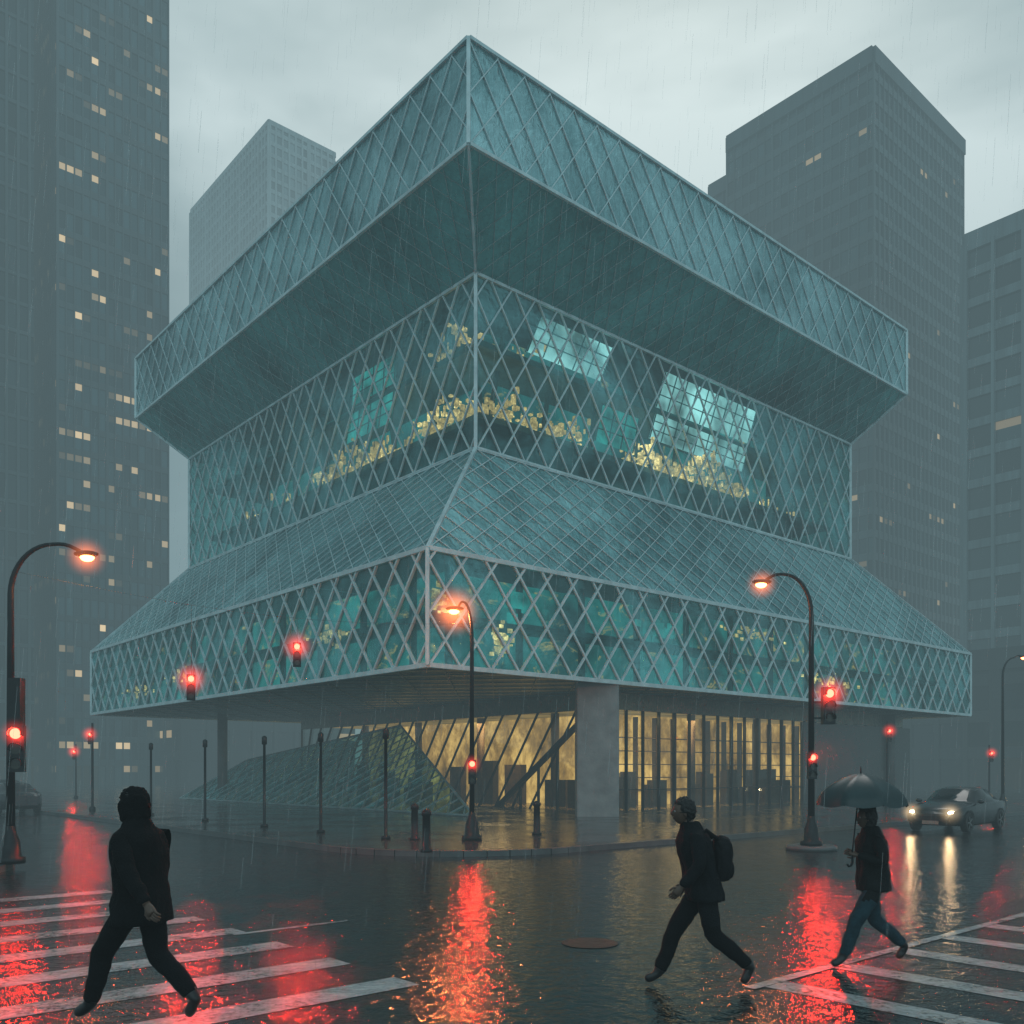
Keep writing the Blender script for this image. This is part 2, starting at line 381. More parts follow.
lowl('R',5.2,8.2,1.3,.7,1); lowl('R',4.0,6.7,.5,.6,0); lowl('R',1.0,7.9,.4,.5,0,.7); lowl('R',13,8,1.5,.5,1)
lowl('R',27,6.8,2.5,.4,0); lowl('L',30,6.6,2,.4,0); lowl('L',24,7,2,.5,0); lowl('L',8,7.4,1.5,.5,0); lowl('R',20,8.6,2,.3,0)
g.make("lower_lit_features",[M_warm,M_teall],lib)

# ground floor
zt=4.75; G0=.13
a_l,b_r=12.07,3.26
g=MB(); g.face([P(a_l,b_r,G0),P(40,b_r,G0),P(40,b_r,zt),P(a_l,b_r,zt)]); g.face([P(a_l,31,G0),P(a_l,b_r,G0),P(a_l,b_r,zt),P(a_l,31,zt)])
g.make("lobby_glass_walls",[M_lglass],lib)
g=MB()
g.box(P(26,b_r+.1,5.12),U*14.1,V*.15,Z*.38); g.box(P(a_l+.1,17.3,5.12),U*.15,V*13.85,Z*.38)
g.make("lobby_bulkhead",[M_under],lib)
l=MB()
x=12.3; i=0
while x<40:
    l.beam(P(x,b_r-.04,G0),P(x,b_r-.04,zt),.06 if i%4 else .12,.16,V); x+=1.15; i+=1
l.beam(P(12,b_r-.05,1.1),P(28,b_r-.05,1.1),.04,.1,V)
dA,dB=P(a_l-.1,b_r+.7,4.7),P(a_l-.1,b_r+7.3,G0)
l.beam(dA,dB,.2,.25,U)
y=b_r+.4
while y<31:
    s=(y-(b_r+.7))/6.6
    if s<1: 
        zz=4.7-s*4.57 if s>0 else zt
        l.beam(P(a_l-.05,y,G0),P(a_l-.05,y,zz),.06,.14,U)
    if y>b_r+.9:
        l.beam(P(a_l-.08,y,zt),P(a_l-.08,min(31,y+3.2),G0),.05,.12,U)
    y+=1.3
l.make("lobby_mullions",[M_dark],lib)
corebox("lobby_interior_walls",(17,7.5,39.5,30.5),G0,5.4,M_lobby)
g=MB(); g.face([P(12.2,3.4,G0+.01),P(40,3.4,G0+.01),P(40,31,G0+.01),P(12.2,31,G0+.01)]); g.make("lobby_floor",[pbr("lobby_floor",(.3,.22,.12),.2)],lib)
g=MB(); g.face([P(40,31,4.9),P(40,3.4,4.9),P(12.2,3.4,4.9),P(12.2,31,4.9)][::-1]); g.make("lobby_ceiling",[emis("lobby_ceiling",(.8,.52,.16),.4,.6,.6)],lib)  # ceiling glows too, room light put in as emission
g=MB()
for i in range(40):
    a=random.uniform(13.5,30); hh=random.uniform(.3,1.0); g.box(P(a,random.uniform(4.6,7),.14+hh),U*random.uniform(.08,.6),V*.2,Z*hh)
for i in range(16):
    hh=random.uniform(.4,1.2); g.box(P(random.uniform(13.4,16.4),random.uniform(5,28),.14+hh),U*.2,V*random.uniform(.2,.8),Z*hh)
for k in range(14):
    a=17.2+k*1.55
    g.beam(P(a,7.3,G0),P(a,7.3,4.8),.08,.3,V)
for z in(.9,1.6,2.3,3.0,3.7): g.beam(P(17,7.32,z),P(39,7.32,z),.05,.26,V)
for a in(15,21,27,33): g.tube([P(a,5.4,.1),P(a,5.4,5)],.22,16)
for b_ in(9,15,21,27): g.tube([P(14.5,b_,.1),P(14.5,b_,5)],.22,16)
g.make("lobby_furniture_and_columns",[pbr("lobby_furniture",(.09,.055,.03),.5)],lib,)
g=MB(); g.box(P(34.5,3.2,2.4),U*6.4,V*.1,Z*2.3); 
g.make("service_wall",[pbr("service_wall",(.03,.038,.036),.3)],lib)
g=MB(); g.abox(P(9.07,.9,2.8),1.7,1.1,5.45,0,Vector((1,0,0)),Vector((0,1,0)))
g.make("concrete_pillar",[M_conc],lib,bevel=.06)
g=MB(); 
for (a,b_) in((38,3),(6,30),(38,33)): g.tube([P(a,b_,.1),P(a,b_,5.5)],.3,20)
g.make("slim_columns",[pbr("dark_concrete",(.08,.09,.09),.6)],lib)
q=[P(4.9,34,G0),P(4.9,3.6,G0),P(10.5,17,4.4),P(8.1,31,2.6)]
M_sk2=skin_glass("street_sloped_glass",1.1,1.4,(.42,.72,.68),.48,.3,(.34,.80,.83))
g=MB(); panel(g,q); g.make("street_sloping_skin",[M_sk2],lib)
l=MB(); lattice(l,q,1.1,1.4,.045,.06,.03); edges(l,q,.10,(0,1,2,3)); l.make("street_skin_lattice",[M_frame_m],lib)

for nm,a,b_,en in(("lobby_light",14.6,5,150),("lobby_light",20,5.2,150),("lobby_light",14.3,14,160),("lobby_light",14.3,24,150)):
    L=bpy.data.lights.new(nm,'AREA'); L.energy=en; L.size=2; L.color=(1,.68,.30)
    o=bpy.data.objects.new(nm,L); scene.collection.objects.link(o); o.location=P(a,b_,4.6); o.parent=lib

# ------------------------------------------------------------ ground, pavements, markings
m,nt,out=newmat("wet_asphalt"); oc=objc(nt); b_=nt.nodes.new('ShaderNodeBsdfPrincipled')
big=noise(nt,oc,.22,5,.6,.6); mid=noise(nt,oc,2.2,5,.6); fine=noise(nt,oc,60,3,.7)
nt.links.new(ramp(nt,mth(nt,'ADD',mth(nt,'MULTIPLY',mid,.5),mth(nt,'MULTIPLY',fine,.5)),[(.3,(.006,.009,.010)),(.7,(.020,.027,.029))]),b_.inputs['Base Color'])
nt.links.new(ramp(nt,mth(nt,'ADD',mth(nt,'MULTIPLY',big,.6),mth(nt,'MULTIPLY',mid,.4)),[(.42,(.03,)*3),(.50,(.08,)*3),(.62,(.19,)*3)]),b_.inputs['Roughness'])
wv=noise(nt,mapping(nt,oc,(1,1,1)),5.5,3,.6,.5)
hgt=mth(nt,'ADD',mth(nt,'MULTIPLY',wv,1.15),mth(nt,'MULTIPLY',noise(nt,oc,18,3,.6),.20))
bp=nt.nodes.new('ShaderNodeBump'); bp.inputs['Strength'].default_value=.65; bp.inputs['Distance'].default_value=.03; nt.links.new(hgt,bp.inputs['Height']); nt.links.new(bp.outputs[0],b_.inputs['Normal'])
b_.inputs['Specular IOR Level'].default_value=.75
nt.links.new(b_.outputs[0],out.inputs[0]); M_asph=m
b=MB(); b.face([(-900,-60,0),(900,-60,0),(900,900,0),(-900,900,0)]); b.make("road",[M_asph])
m,nt,out=newmat("wet_paving"); oc=objc(nt); b_=nt.nodes.new('ShaderNodeBsdfPrincipled')
br=nt.nodes.new('ShaderNodeTexBrick'); nt.links.new(mapping(nt,oc,(1,1,1),(0,0,-math.atan2(U.y,U.x))),br.inputs['Vector']); br.offset=0
br.inputs['Scale'].default_value=1; br.inputs['Brick Width'].default_value=1.5; br.inputs['Row Height'].default_value=1.5; br.inputs['Mortar Size'].default_value=.02
br.inputs['Color1'].default_value=(.04,.046,.046,1); br.inputs['Color2'].default_value=(.055,.061,.062,1); br.inputs['Mortar'].default_value=(.015,.015,.015,1)
nn=noise(nt,oc,1.3,5); nt.links.new(mixc(nt,mth(nt,'MULTIPLY',nn,.8),br.outputs[0],(.025,.028,.029)),b_.inputs['Base Color'])
nt.links.new(ramp(nt,noise(nt,oc,.5,4),[(.4,(.08,)*3),(.65,(.28,)*3)]),b_.inputs['Roughness'])
bp=nt.nodes.new('ShaderNodeBump'); bp.inputs['Strength'].default_value=.5; bp.inputs['Distance'].default_value=.02; nt.links.new(noise(nt,oc,6,4),bp.inputs['Height']); nt.links.new(bp.outputs[0],b_.inputs['Normal'])
nt.links.new(b_.outputs[0],out.inputs[0]); M_pave=m
M_kerb=pbr("kerb_stone",(.08,.09,.09),.35,0,.3,2)
def pavement(name,corner,d1,d2,L1,L2,rad):
    pts=[]; c=corner+d1*rad+d2*rad
    for i in range(13):
        an=math.pi/2*i/12; pts.append(c-d1*rad*math.cos(an)-d2*rad*math.sin(an))
    poly=[corner+d2*L2]+pts+[corner+d1*L1,corner+d1*L1+d2*L2]
    b=MB(); h=.13; kw=.18
    cenp=corner+d1*L1/2+d2*L2/2
    top=[p+Z*h for p in poly]; 
    b.face(top if (d1.cross(d2)).z<0 else top[::-1],0)
    edge=[poly[0]]+pts+[corner+d1*L1]
    for i in range(len(edge)-1):
        a,q=edge[i],edge[i+1]
        t=(q-a).normalized(); o=t.cross(Z)
        if o.dot(cenp-a)>0: o=-o
        b.face([a+o*kw,q+o*kw,q+o*kw+Z*(h+.004),a+o*kw+Z*(h+.004)],1); b.face([a+o*kw+Z*(h+.004),q+o*kw+Z*(h+.004),q+Z*(h+.004),a+Z*(h+.004)],1)
    return b.make(name,[M_pave,M_kerb])
pavement("pavement",P(-6.4,-8.9),U,V,260,260,4.0)
pavement("pavement",Vector((-8.9,17.3,0)),-U,V,60,250,3.0)
pavement("pavement",P(14,-22.5)+U*6,U,-V,200,60,3.0)
m,nt,out=newmat("worn_road_paint"); oc=objc(nt); b_=nt.nodes.new('ShaderNodeBsdfPrincipled')
wn=mth(nt,'ADD',mth(nt,'MULTIPLY',noise(nt,oc,1.2,5,.7),.6),mth(nt,'MULTIPLY',noise(nt,oc,18,4,.7),.4))
nt.links.new(ramp(nt,wn,[(.38,(.05,.055,.055)),(.49,(.34,.39,.39)),(.7,(.60,.66,.66))]),b_.inputs['Base Color']); b_.inputs['Roughness'].default_value=.15
bp=nt.nodes.new('ShaderNodeBump'); bp.inputs['Strength'].default_value=.6; bp.inputs['Distance'].default_value=.03; nt.links.new(noise(nt,oc,7,4),bp.inputs['Height']); nt.links.new(bp.outputs[0],b_.inputs['Normal'])
nt.links.new(b_.outputs[0],out.inputs[0]); M_paint=m
def strip(b,o,d,L,wv):
    b.face([o+Z*.004,o+d*L+Z*.004,o+d*L+wv+Z*.004,o+wv+Z*.004])
b=MB(); E0=Vector((-.86,8.54,0))
for k in range(0,8):
    o=E0+V*1.22*k; strip(b,o,-U,4.3,V*.42)
strip(b,Vector((-3.35,11.1,0)),U,1.6,V*.1)
b.make("crosswalk_marking",[M_paint])
b=MB(); F0=Vector((2.21,8.35,0))
for k in range(0,9):
    strip(b,F0+U*(1.22*k+.16),-V,4.2,U*.34)
b.make("crosswalk_marking",[M_paint])
b=MB(); b.face([F0+Z*.008,F0+U*14+Z*.008,F0+U*14+V*.12+Z*.008,F0+V*.12+Z*.008]); b.make("stop_line_marking",[M_paint])
b=MB(); c=Vector((.9,10.6,0)); r=.33
b.face([c+Vector((math.cos(i*math.pi/12)*r,math.sin(i*math.pi/12)*r,.006)) for i in range(24)])
b.make("manhole_cover",[pbr("cast_iron",(.015,.016,.017),.35,.5,.5,8,.8,40)])

# ------------------------------------------------------------ towers
def winmat(name,bay,fh,glass,litp,warm=(1,.72,.38),st=.6,group=3):
    m,nt,out=newmat(name); uv=nt.nodes.new('ShaderNodeTexCoord').outputs['UV']
    sp=nt.nodes.new('ShaderNodeSeparateXYZ'); nt.links.new(uv,sp.inputs[0])
    x=mth(nt,'FLOOR',mth(nt,'DIVIDE',sp.outputs[0],bay)); y=mth(nt,'FLOOR',mth(nt,'DIVIDE',sp.outputs[1],fh))
    def wn(xx,yy,s):
        cb=nt.nodes.new('ShaderNodeCombineXYZ'); nt.links.new(xx,cb.inputs[0]); nt.links.new(yy,cb.inputs[1]); cb.inputs[2].default_value=s
        w_=nt.nodes.new('ShaderNodeTexWhiteNoise'); w_.noise_dimensions='3D'; nt.links.new(cb.outputs[0],w_.inputs[0]); return w_.outputs[0]
    xg=mth(nt,'FLOOR',mth(nt,'DIVIDE',x,float(group)))
    cb=nt.nodes.new('ShaderNodeCombineXYZ'); nt.links.new(mth(nt,'MULTIPLY',x,.16),cb.inputs[0]); nt.links.new(mth(nt,'MULTIPLY',y,.7),cb.inputs[1])
    cl_=noise(nt,cb.outputs[0],1.0,2)
    a=mth(nt,'ADD',mth(nt,'MULTIPLY',wn(xg,y,1.0),.35),mth(nt,'MULTIPLY',mth(nt,'SUBTRACT',1.0,cl_),1.15)); c=wn(x,y,5.0)
    on=mth(nt,'MULTIPLY',mth(nt,'LESS_THAN',a,litp),mth(nt,'GREATER_THAN',c,.15))
    fy=mth(nt,'FRACT',mth(nt,'DIVIDE',sp.outputs[1],fh))
    on=mth(nt,'MULTIPLY',on,mth(nt,'GREATER_THAN',fy,.6))
    b_=nt.nodes.new('ShaderNodeBsdfPrincipled')
    nt.links.new(mixc(nt,c,tuple(g_*.5 for g_ in glass),tuple(g_*1.7 for g_ in glass)),b_.inputs['Base Color'])
    nt.links.new(mth(nt,'MULTIPLY_ADD',c,.2,.1),b_.inputs['Roughness']); b_.inputs['Metallic'].default_value=.5
    b_.inputs['Emission Color'].default_value=warm+(1,)
    nt.links.new(mth(nt,'MULTIPLY',on,mth(nt,'MULTIPLY',mth(nt,'MULTIPLY',c,c),st)),b_.inputs['Emission Strength'])
    nt.links.new(b_.outputs[0],out.inputs[0]); return m
def streakmat(name,base):
    m,nt,out=newmat(name); oc=objc(nt); b_=nt.nodes.new('ShaderNodeBsdfPrincipled')
    s=noise(nt,mapping(nt,oc,(1,1,.03)),.9,5,.7); n=noise(nt,oc,.05,4)
    f=mth(nt,'ADD',mth(nt,'MULTIPLY',s,.7),mth(nt,'MULTIPLY',n,.5))
    nt.links.new(ramp(nt,f,[(.38,tuple(c*.4 for c in base)),(.8,tuple(c*1.7 for c in base))]),b_.inputs['Base Color']); b_.inputs['Roughness'].default_value=.45
    nt.links.new(b_.outputs[0],out.inputs[0]); return m
def tower(name,corner,tu,tv,H,bay,fh,glass,lit,frame,fin=.25,slab=.9,finw=.3,extra=None,st=.6,group=3,fins=True):
    par=empty(name); wm=winmat(name+"_windows",bay,fh,glass,lit,st=st,group=group); fm=streakmat(name+"_frame",frame)
    c=Vector((corner[0],corner[1],0))
    parts=[(c,tu,tv,H)]+[(c+U*e[0]+V*e[1],e[2],e[3],e[4]) for e in (extra or [])]
    g=MB(); l=MB()
    for (o,ua,vb,h) in parts:
        cs=[o,o+U*ua,o+U*ua+V*vb,o+V*vb]
        for i in range(4):
            p,q=cs[i],cs[(i+1)%4]; L=(q-p).length
            g.face([p,q,q+Z*h,p+Z*h],0,[(0,0),(L,0),(L,h),(0,h)])
            e=(q-p).normalized(); n=e.cross(Z)
            if i in(0,3):
                k=1
                while k*fh<h:
                    l.box((p+q)/2+Z*(k*fh)+n*fin*.3,e*(L/2),n*fin*.3,Z*slab/2); k+=1
                nb=max(1,int(L/bay))
                if fins:
                    for j in range(nb+1):
                        x=min(j*bay,L-.01); ww=finw*(2.2 if j%6==0 else 1); l.box(p+e*x+Z*h/2+n*(fin*.5+.003),e*ww/2,n*fin*.5,Z*h/2)
        g.face([x+Z*h for x in cs],1)
        for i in range(4):
            p,q=cs[i],cs[(i+1)%4]; l.beam(p+Z*(h+.5),q+Z*(h+.5),2.2,.7,(q-p).normalized().cross(Z))
        l.box(o+U*ua/2+V*vb/2+Z*(h+1.5),U*ua*.25,V*vb*.25,Z*1.5)
    g.make("facade_glass",[wm,fm],par); l.make("facade_frame",[fm],par); return par
tower("office_tower",(-54.5,110),13.4,34,125,.95,2.9,(.03,.06,.07),.69,(.024,.045,.052),.22,.75,.14,st=1.0,group=2)
tower("dark_office_tower",(-60,104),5.3,40,140,1.2,3.3,(.015,.028,.032),.2,(.022,.038,.043),.3,.4,.28)
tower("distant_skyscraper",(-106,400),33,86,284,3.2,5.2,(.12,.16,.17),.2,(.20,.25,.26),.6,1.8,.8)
tower("office_tower",(47.2,120),27.5,22.8,95,1.3,3.0,(.026,.05,.056),.54,(.034,.058,.064),.22,1.0,.12,extra=[(1,22.8,20,4,90)],st=.5,group=4)
tower("banded_office_tower",(67.5,95),14,20,64.5,3.3,3.6,(.03,.048,.052),.5,(.10,.14,.15),.5,1.0,.35,st=.3)
tower("low_office_block",(-95,105),40,30,20,3,3.8,(.02,.025,.028),.6,(.018,.024,.026),.3,1.2,.5,st=.5)
tower("low_office_block",(-40,112),24,30,15,3,3.8,(.02,.025,.028),.6,(.018,.024,.026),.3,1.2,.5,st=.5)
tower("low_office_block",(58,86),60,30,13,3,3.8,(.02,.025,.028),.6,(.018,.024,.026),.3,1.2,.5,st=.5)
tower("low_office_block",(40,150),90,30,30,3,3.8,(.02,.025,.028),.5,(.018,.024,.026),.3,1.2,.5,st=.5)
tower("low_office_block",(-150,200),90,60,45,3,3.8,(.02,.025,.028),.5,(.018,.024,.026),.3,1.2,.5,st=.5)

# ------------------------------------------------------------ lamps & signals
def halomat(name,col,st,pw=3.0):  # lamp glow put in as self-lit volume fading outward, nothing scatters
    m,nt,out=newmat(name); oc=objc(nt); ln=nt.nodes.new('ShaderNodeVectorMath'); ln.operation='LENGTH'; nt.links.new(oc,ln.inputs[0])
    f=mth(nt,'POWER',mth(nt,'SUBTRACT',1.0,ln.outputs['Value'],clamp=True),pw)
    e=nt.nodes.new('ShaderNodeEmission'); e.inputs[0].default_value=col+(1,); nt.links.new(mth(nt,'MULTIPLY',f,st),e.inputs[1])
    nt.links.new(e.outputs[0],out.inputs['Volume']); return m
H_red=halomat("red_emissive_glow",(1,.05,.03),8,3.4); H_or=halomat("amber_emissive_glow",(1,.20,.05),7); H_wh=halomat("headlight_emissive_glow",(1,.68,.36),5)
E_red=emis("red_signal_lens",(1,.035,.02),24); E_or=emis("sodium_lamp_lens",(1,.22,.06),18); E_head=emis("headlight_lens",(1,.75,.45),9)
E_off=pbr("unlit_lens",(.03,.03,.02),.2)
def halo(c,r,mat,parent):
    b=MB(); b.ell((0,0,0),(1,1,1),0,20,12); o=b.make("emissive_glow",[mat],parent); o.location=c; o.scale=(r,)*3  # added glow sphere around a lamp
def ptl(c,en,col,rad,parent,nm="lamp_light"):
    L=bpy.data.lights.new(nm,'POINT'); L.energy=en; L.color=col; L.shadow_soft_size=rad
    o=bpy.data.objects.new(nm,L); scene.collection.objects.link(o); o.location=c; o.parent=parent
def signal_head(parent,c,face=(0,-1),s=1.0,en=45,hr=.42):
    c=Vector(c); F=Vector((face[0],face[1],0)).normalized(); X=F.cross(Z)
    b=MB(); b.box(c,X*.15*s,F*.10*s,Z*.46*s)
    for i in(1,0,-1):
        cc=c+Z*.30*s*i+F*.10*s; n=14; r=.115*s
        for k in range(n):
            a0=-.35+ (math.pi+.7)*k/n; a1=-.35+(math.pi+.7)*(k+1)/n
            d0=X*math.cos(a0)*r+Z*math.sin(a0)*r; d1=X*math.cos(a1)*r+Z*math.sin(a1)*r
            L=F*.17*s
            b.face([cc+d0,cc+d1,cc+d1+L,cc+d0+L],0)
        r*=.92
        b.face([cc+F*.012+X*math.cos(2*math.pi*k/18)*r+Z*math.sin(2*math.pi*k/18)*r for k in range(18)],1 if i==1 else 2)
    b.make("signal_head",[M_dark,E_red,E_off],parent)
    L=c+Z*.30*s+F*.14*s
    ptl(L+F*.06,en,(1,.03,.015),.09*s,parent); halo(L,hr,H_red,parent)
def street_lamp(loc,h,reach,adir,lampz,col=(1,.22,.06),en=60,base=True,r0=.085,hr=.5):
    par=empty("street_lamp",(0,0,0)); l=Vector(loc); A=Vector((adir[0],adir[1],0)).normalized()
    b=MB()
    b.tube([l+Z*0,l+Z*.12,l+Z*.14,l+Z*.45,l+Z*.6,l+Z*.75],[.27,.27,.2,.17,.11,r0*1.1],16)
    pts=[l+Z*.7,l+Z*(h-1.0)]; rr=[r0,r0*.72]
    for i in range(1,11):
        a=math.pi/2*i/10
        pts.append(l+Z*(h-1.0)+Z*math.sin(a)*1.0+A*(1-math.cos(a))*min(1.0,reach*.6)); rr.append(r0*(.70-.025*i))
    end=l+Z*(lampz)+A*reach
    st=pts[-1]; 
    for i in range(1,6): pts.append(st.lerp(end+Z*.1,i/5)+Z*.06*math.sin(math.pi*i/5)); rr.append(r0*.45)
    b.tube(pts,rr,12)
    b.make("pole_and_arm",[M_dark],par)
    b=MB(); M=Matrix(((A.x,-A.y,0),(A.y,A.x,0),(0,0,1)))
    b.ell(end+Z*.06+A*.1,(.25,.12,.07),0,18,10,M=M); b.make("lamp_head",[M_dark],par)
    b=MB(); b.ell(end+A*.12-Z*.01,(.14,.10,.085),0,18,10,M=M); b.make("lamp_lens",[E_or],par)
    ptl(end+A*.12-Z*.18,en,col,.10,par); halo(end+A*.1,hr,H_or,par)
    return par
lp=street_lamp((-10.05,18.4,.13),6.4,1.4,(1,.02),6.15,en=150)
signal_head(lp,(-9.82,18.2,2.42),(.3,-1),1.0,en=120,hr=.38)
b=MB(); b.beam((-10.05,18.4,2.9),(-9.9,18.25,2.9),.04,.04,Z); b.beam((-10.05,18.4,2.2),(-9.9,18.25,2.2),.04,.04,Z)
b.abox((-9.86,18.25,3.35),.26,.2,.95); b.make("signal_brackets",[M_dark],lp)
lp=street_lamp((-1.07,24.5,.13),6.35,.36,(-1,0),6.12,r0=.07,en=480,hr=.85)
signal_head(lp,(-1.05,24.3,1.95),(0,-1),.7,en=110,hr=.34)
lp=street_lamp((7.5,23,.10),6.8,1.15,(-1,-.03),6.55,r0=.085,en=200,hr=.5)
signal_head(lp,(7.87,22.85,3.6),(0,-1),1.0,en=240,hr=.6)
signal_head(lp,(7.45,22.8,2.1),(0,-1),.7,en=70,hr=.25)
b=MB(); b.beam((7.5,23,3.7),(7.85,22.95,3.7),.05,.05,Z); b.beam((7.5,23,3.3),(7.85,22.95,3.3),.05,.05,Z); b.make("signal_brackets",[M_dark],lp)
b=MB(); b.tube([(7.5,23,0),(7.5,23,.10),(7.5,23,.12)],[.62,.62,.56],28); b.make("traffic_island",[M_kerb])
sw=empty("span_wire_traffic_signal")
p0,p1=Vector((-10.05,18.4,6.0)),Vector((-1.07,24.5,5.9))
def wirep(s): return p0.lerp(p1,s)-Z*.35*math.sin(math.pi*s)
b=MB(); b.tube([wirep(i/24) for i in range(25)],.0045,5)
for s,z in((.326,4.0),(.552,4.92)):
    q=wirep(s); b.tube([q,(q.x,q.y,z)],.006,5)
b.make("span_wire",[M_frame_d],sw)
for s,z in((.326,3.9),(.552,4.8)):
    q=wirep(s); signal_head(sw,(q.x,q.y-.02,z-.10*.7),(-q.x,-q.y),.62,en=340,hr=.5)
def post_signal(x,y,h,en=130,s=1,hr=.5,face=(0,-1)):
    par=empty("traffic_signal"); b=MB(); b.tube([(x,y,0),(x,y,.3),(x,y,.35),(x,y,h+.4)],[.14,.14,.06,.05],10); b.make("post",[M_dark],par)
    signal_head(par,(x,y-.18,h-.3),face,s,en,hr)
post_signal(-19.2,42,3.75,s=.6); post_signal(18.4,45,4.0,s=.7); post_signal(28.6,55,3.1,s=.7); post_signal(-28.5,60,3.3,hr=.6,s=.7)
lp=street_lamp((26.2,49,.0),8.0,1.0,(1,0),8.0,en=4,hr=.05)

# ------------------------------------------------------------ posts
for k,b_ in enumerate((-4,-.5,3.2,8.0,13.5)):
    p=P(-4.3,b_,.13); par=empty("light_post"); g=MB()
    g.tube([p,p+Z*.08,p+Z*.1,p+Z*2.7,p+Z*2.72,p+Z*2.95,p+Z*3.0],[.13,.13,.05,.042,.085,.085,.03],14); g.make("post",[M_dark],par)
for (x,y) in((-1.95,20.9),(.72,26.6),(-2.6,24.5)):
    par=empty("bollard"); g=MB(); p=Vector((x,y,.13)); g.tube([p,p+Z*.06,p+Z*.08,p+Z*.82,p+Z*.84,p+Z*.92,p+Z*.98],[.14,.14,.10,.09,.115,.115,.04],16); g.make("body",[M_dark],par)

# ------------------------------------------------------------ car
def car(loc,rot,paint,lights=True,tail=True,name="sedan_car"):
    par=empty(name,loc,rot); body=MB()
    S=[(2.28,.42,.58,.60,.62,.55),(2.22,.28,.68,.70,.76,.66),(2.0,.22,.76,.79,.85,.72),(1.55,.20,.84,.87,.89,.74),(1.0,.19,.90,.94,.91,.72),(.75,.19,.92,1.03,.91,.70),(.2,.19,.93,1.36,.91,.60),(-.3,.19,.94,1.43,.91,.59),(-.8,.19,.95,1.40,.91,.59),(-1.4,.20,.96,1.16,.90,.64),(-1.75,.22,.96,1.0,.88,.70),(-2.15,.28,.92,.95,.82,.68),(-2.28,.40,.82,.84,.72,.60)]
    rings=[]
    for (x,s0,sh,rf,hw,rw) in S:
        half=[(hw*.80,s0),(hw*.96,s0+.10),(hw,(s0+sh)/2),(hw*.985,sh-.06),(hw*.95,sh),(rw+(hw*.95-rw)*.12 if rf-sh>.15 else hw*.80,rf-.05),(rw*.75,rf),(0,rf+.015)]
        rg=[Vector((x,y,z)) for y,z in half]+[Vector((x,-y,z)) for y,z in half[-2::-1]]
        b0=len(body.v); body.v+=rg; rings.append(b0)
    n=15
    for i in range(len(rings)-1):
        for k in range(n-1):
            glass = k in(4,9) and 4<=i<=9
            if k in(5,6,7,8) and i in(4,5,8,9): glass=True
            body.f.append([rings[i]+k,rings[i]+k+1,rings[i+1]+k+1,rings[i+1]+k]); body.uv.append([(0,0)]*4); body.mi.append(1 if glass else 0); body.sm.append(True)
        body.f.append([rings[i]+n-1,rings[i],rings[i+1],rings[i+1]+n-1]); body.uv.append([(0,0)]*4); body.mi.append(2); body.sm.append(False)
    for r,rev in((rings[0],0),(rings[-1],1)):
        idx=[r+k for k in range(n)]; body.f.append(idx[::-1] if rev else idx); body.uv.append([(0,0)]*n); body.mi.append(0); body.sm.append(False)
    gl=pbr("car_glass",(.01,.013,.015),.08,spec=.3); 
    body.make("car_body",[paint,gl,M_dark],par)
    wh=MB()
    for x in(1.42,-1.38):
        for sy in(1,-1):
            y=sy*.80
            c=Vector((x,y,.32)); prof=[(.0,.20),(.10,.2),(.105,.215),(.11,.29),(.09,.32),(-.09,.32),(-.11,.29),(-.11,.0)]
            for i in range(len(prof)-1):
                for k in range(22):
                    a0,a1=2*math.pi*k/22,2*math.pi*(k+1)/22
                    def q(pr,a): return c+Vector((math.cos(a)*pr[1],sy*pr[0],math.sin(a)*pr[1]))
                    wh.face([q(prof[i],a0),q(prof[i],a1),q(prof[i+1],a1),q(prof[i+1],a0)],0)
            for k in range(5):
                a=2*math.pi*k/5; d=Vector((math.cos(a),0,math.sin(a))); wh.beam(c+Vector((0,sy*.095,0)),c+Vector((0,sy*.095,0))+d*.2,.05,.03,Vector((0,1,0)),1)
            for k in range(12):
                a0,a1=math.pi*k/12,math.pi*(k+1)/12; r0,r1=.33,.40; yy=sy*.915
                wh.face([Vector((x+math.cos(a0)*r0,yy,.32+math.sin(a0)*r0)),Vector((x+math.cos(a1)*r0,yy,.32+math.sin(a1)*r0)),Vector((x+math.cos(a1)*r1,yy,.32+math.sin(a1)*r1)),Vector((x+math.cos(a0)*r1,yy,.32+math.sin(a0)*r1))],0)
    wh.make("wheels",[pbr("tyre_rubber",(.015,.015,.015),.6),pbr("alloy",(.2,.2,.2),.3,.8)],par)
    d=MB()
    d.abox((2.27,0,.46),.04,.9,.16,0); d.abox((2.29,0,.33),.03,.5,.11,3)
    for sy in(1,-1):
        d.ell((2.14,sy*.60,.63),(.12,.17,.075),1,14,8)
        d.ell((-2.2,sy*.58,.76),(.07,.18,.07),2,14,8)
        d.ell((.72,sy*.99,.98),(.07,.11,.07),4,10,8)
    d.make("lights_grille_mirrors",[M_dark,E_head if lights else E_off,E_red if tail else E_off,pbr("number_plate",(.15,.15,.14),.4),paint],par)
    if lights:
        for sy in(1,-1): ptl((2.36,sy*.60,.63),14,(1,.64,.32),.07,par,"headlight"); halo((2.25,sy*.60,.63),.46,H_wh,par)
    return par
silver=pbr("grey_car_paint",(.022,.030,.033),.3,.4,.1,2,coat=.3); blackp=pbr("dark_car_paint",(.02,.025,.03),.25,.4,.2,2,coat=.4)
hd=math.atan2(-U.y,-U.x)
car((15.0,30.9,0),hd+.05,silver)
car((-23.5,43,0),math.atan2(V.y,V.x),blackp,lights=False)
car((-31,56,0),math.atan2(V.y,V.x),blackp,lights=False)
car((31,52,0),hd,blackp)

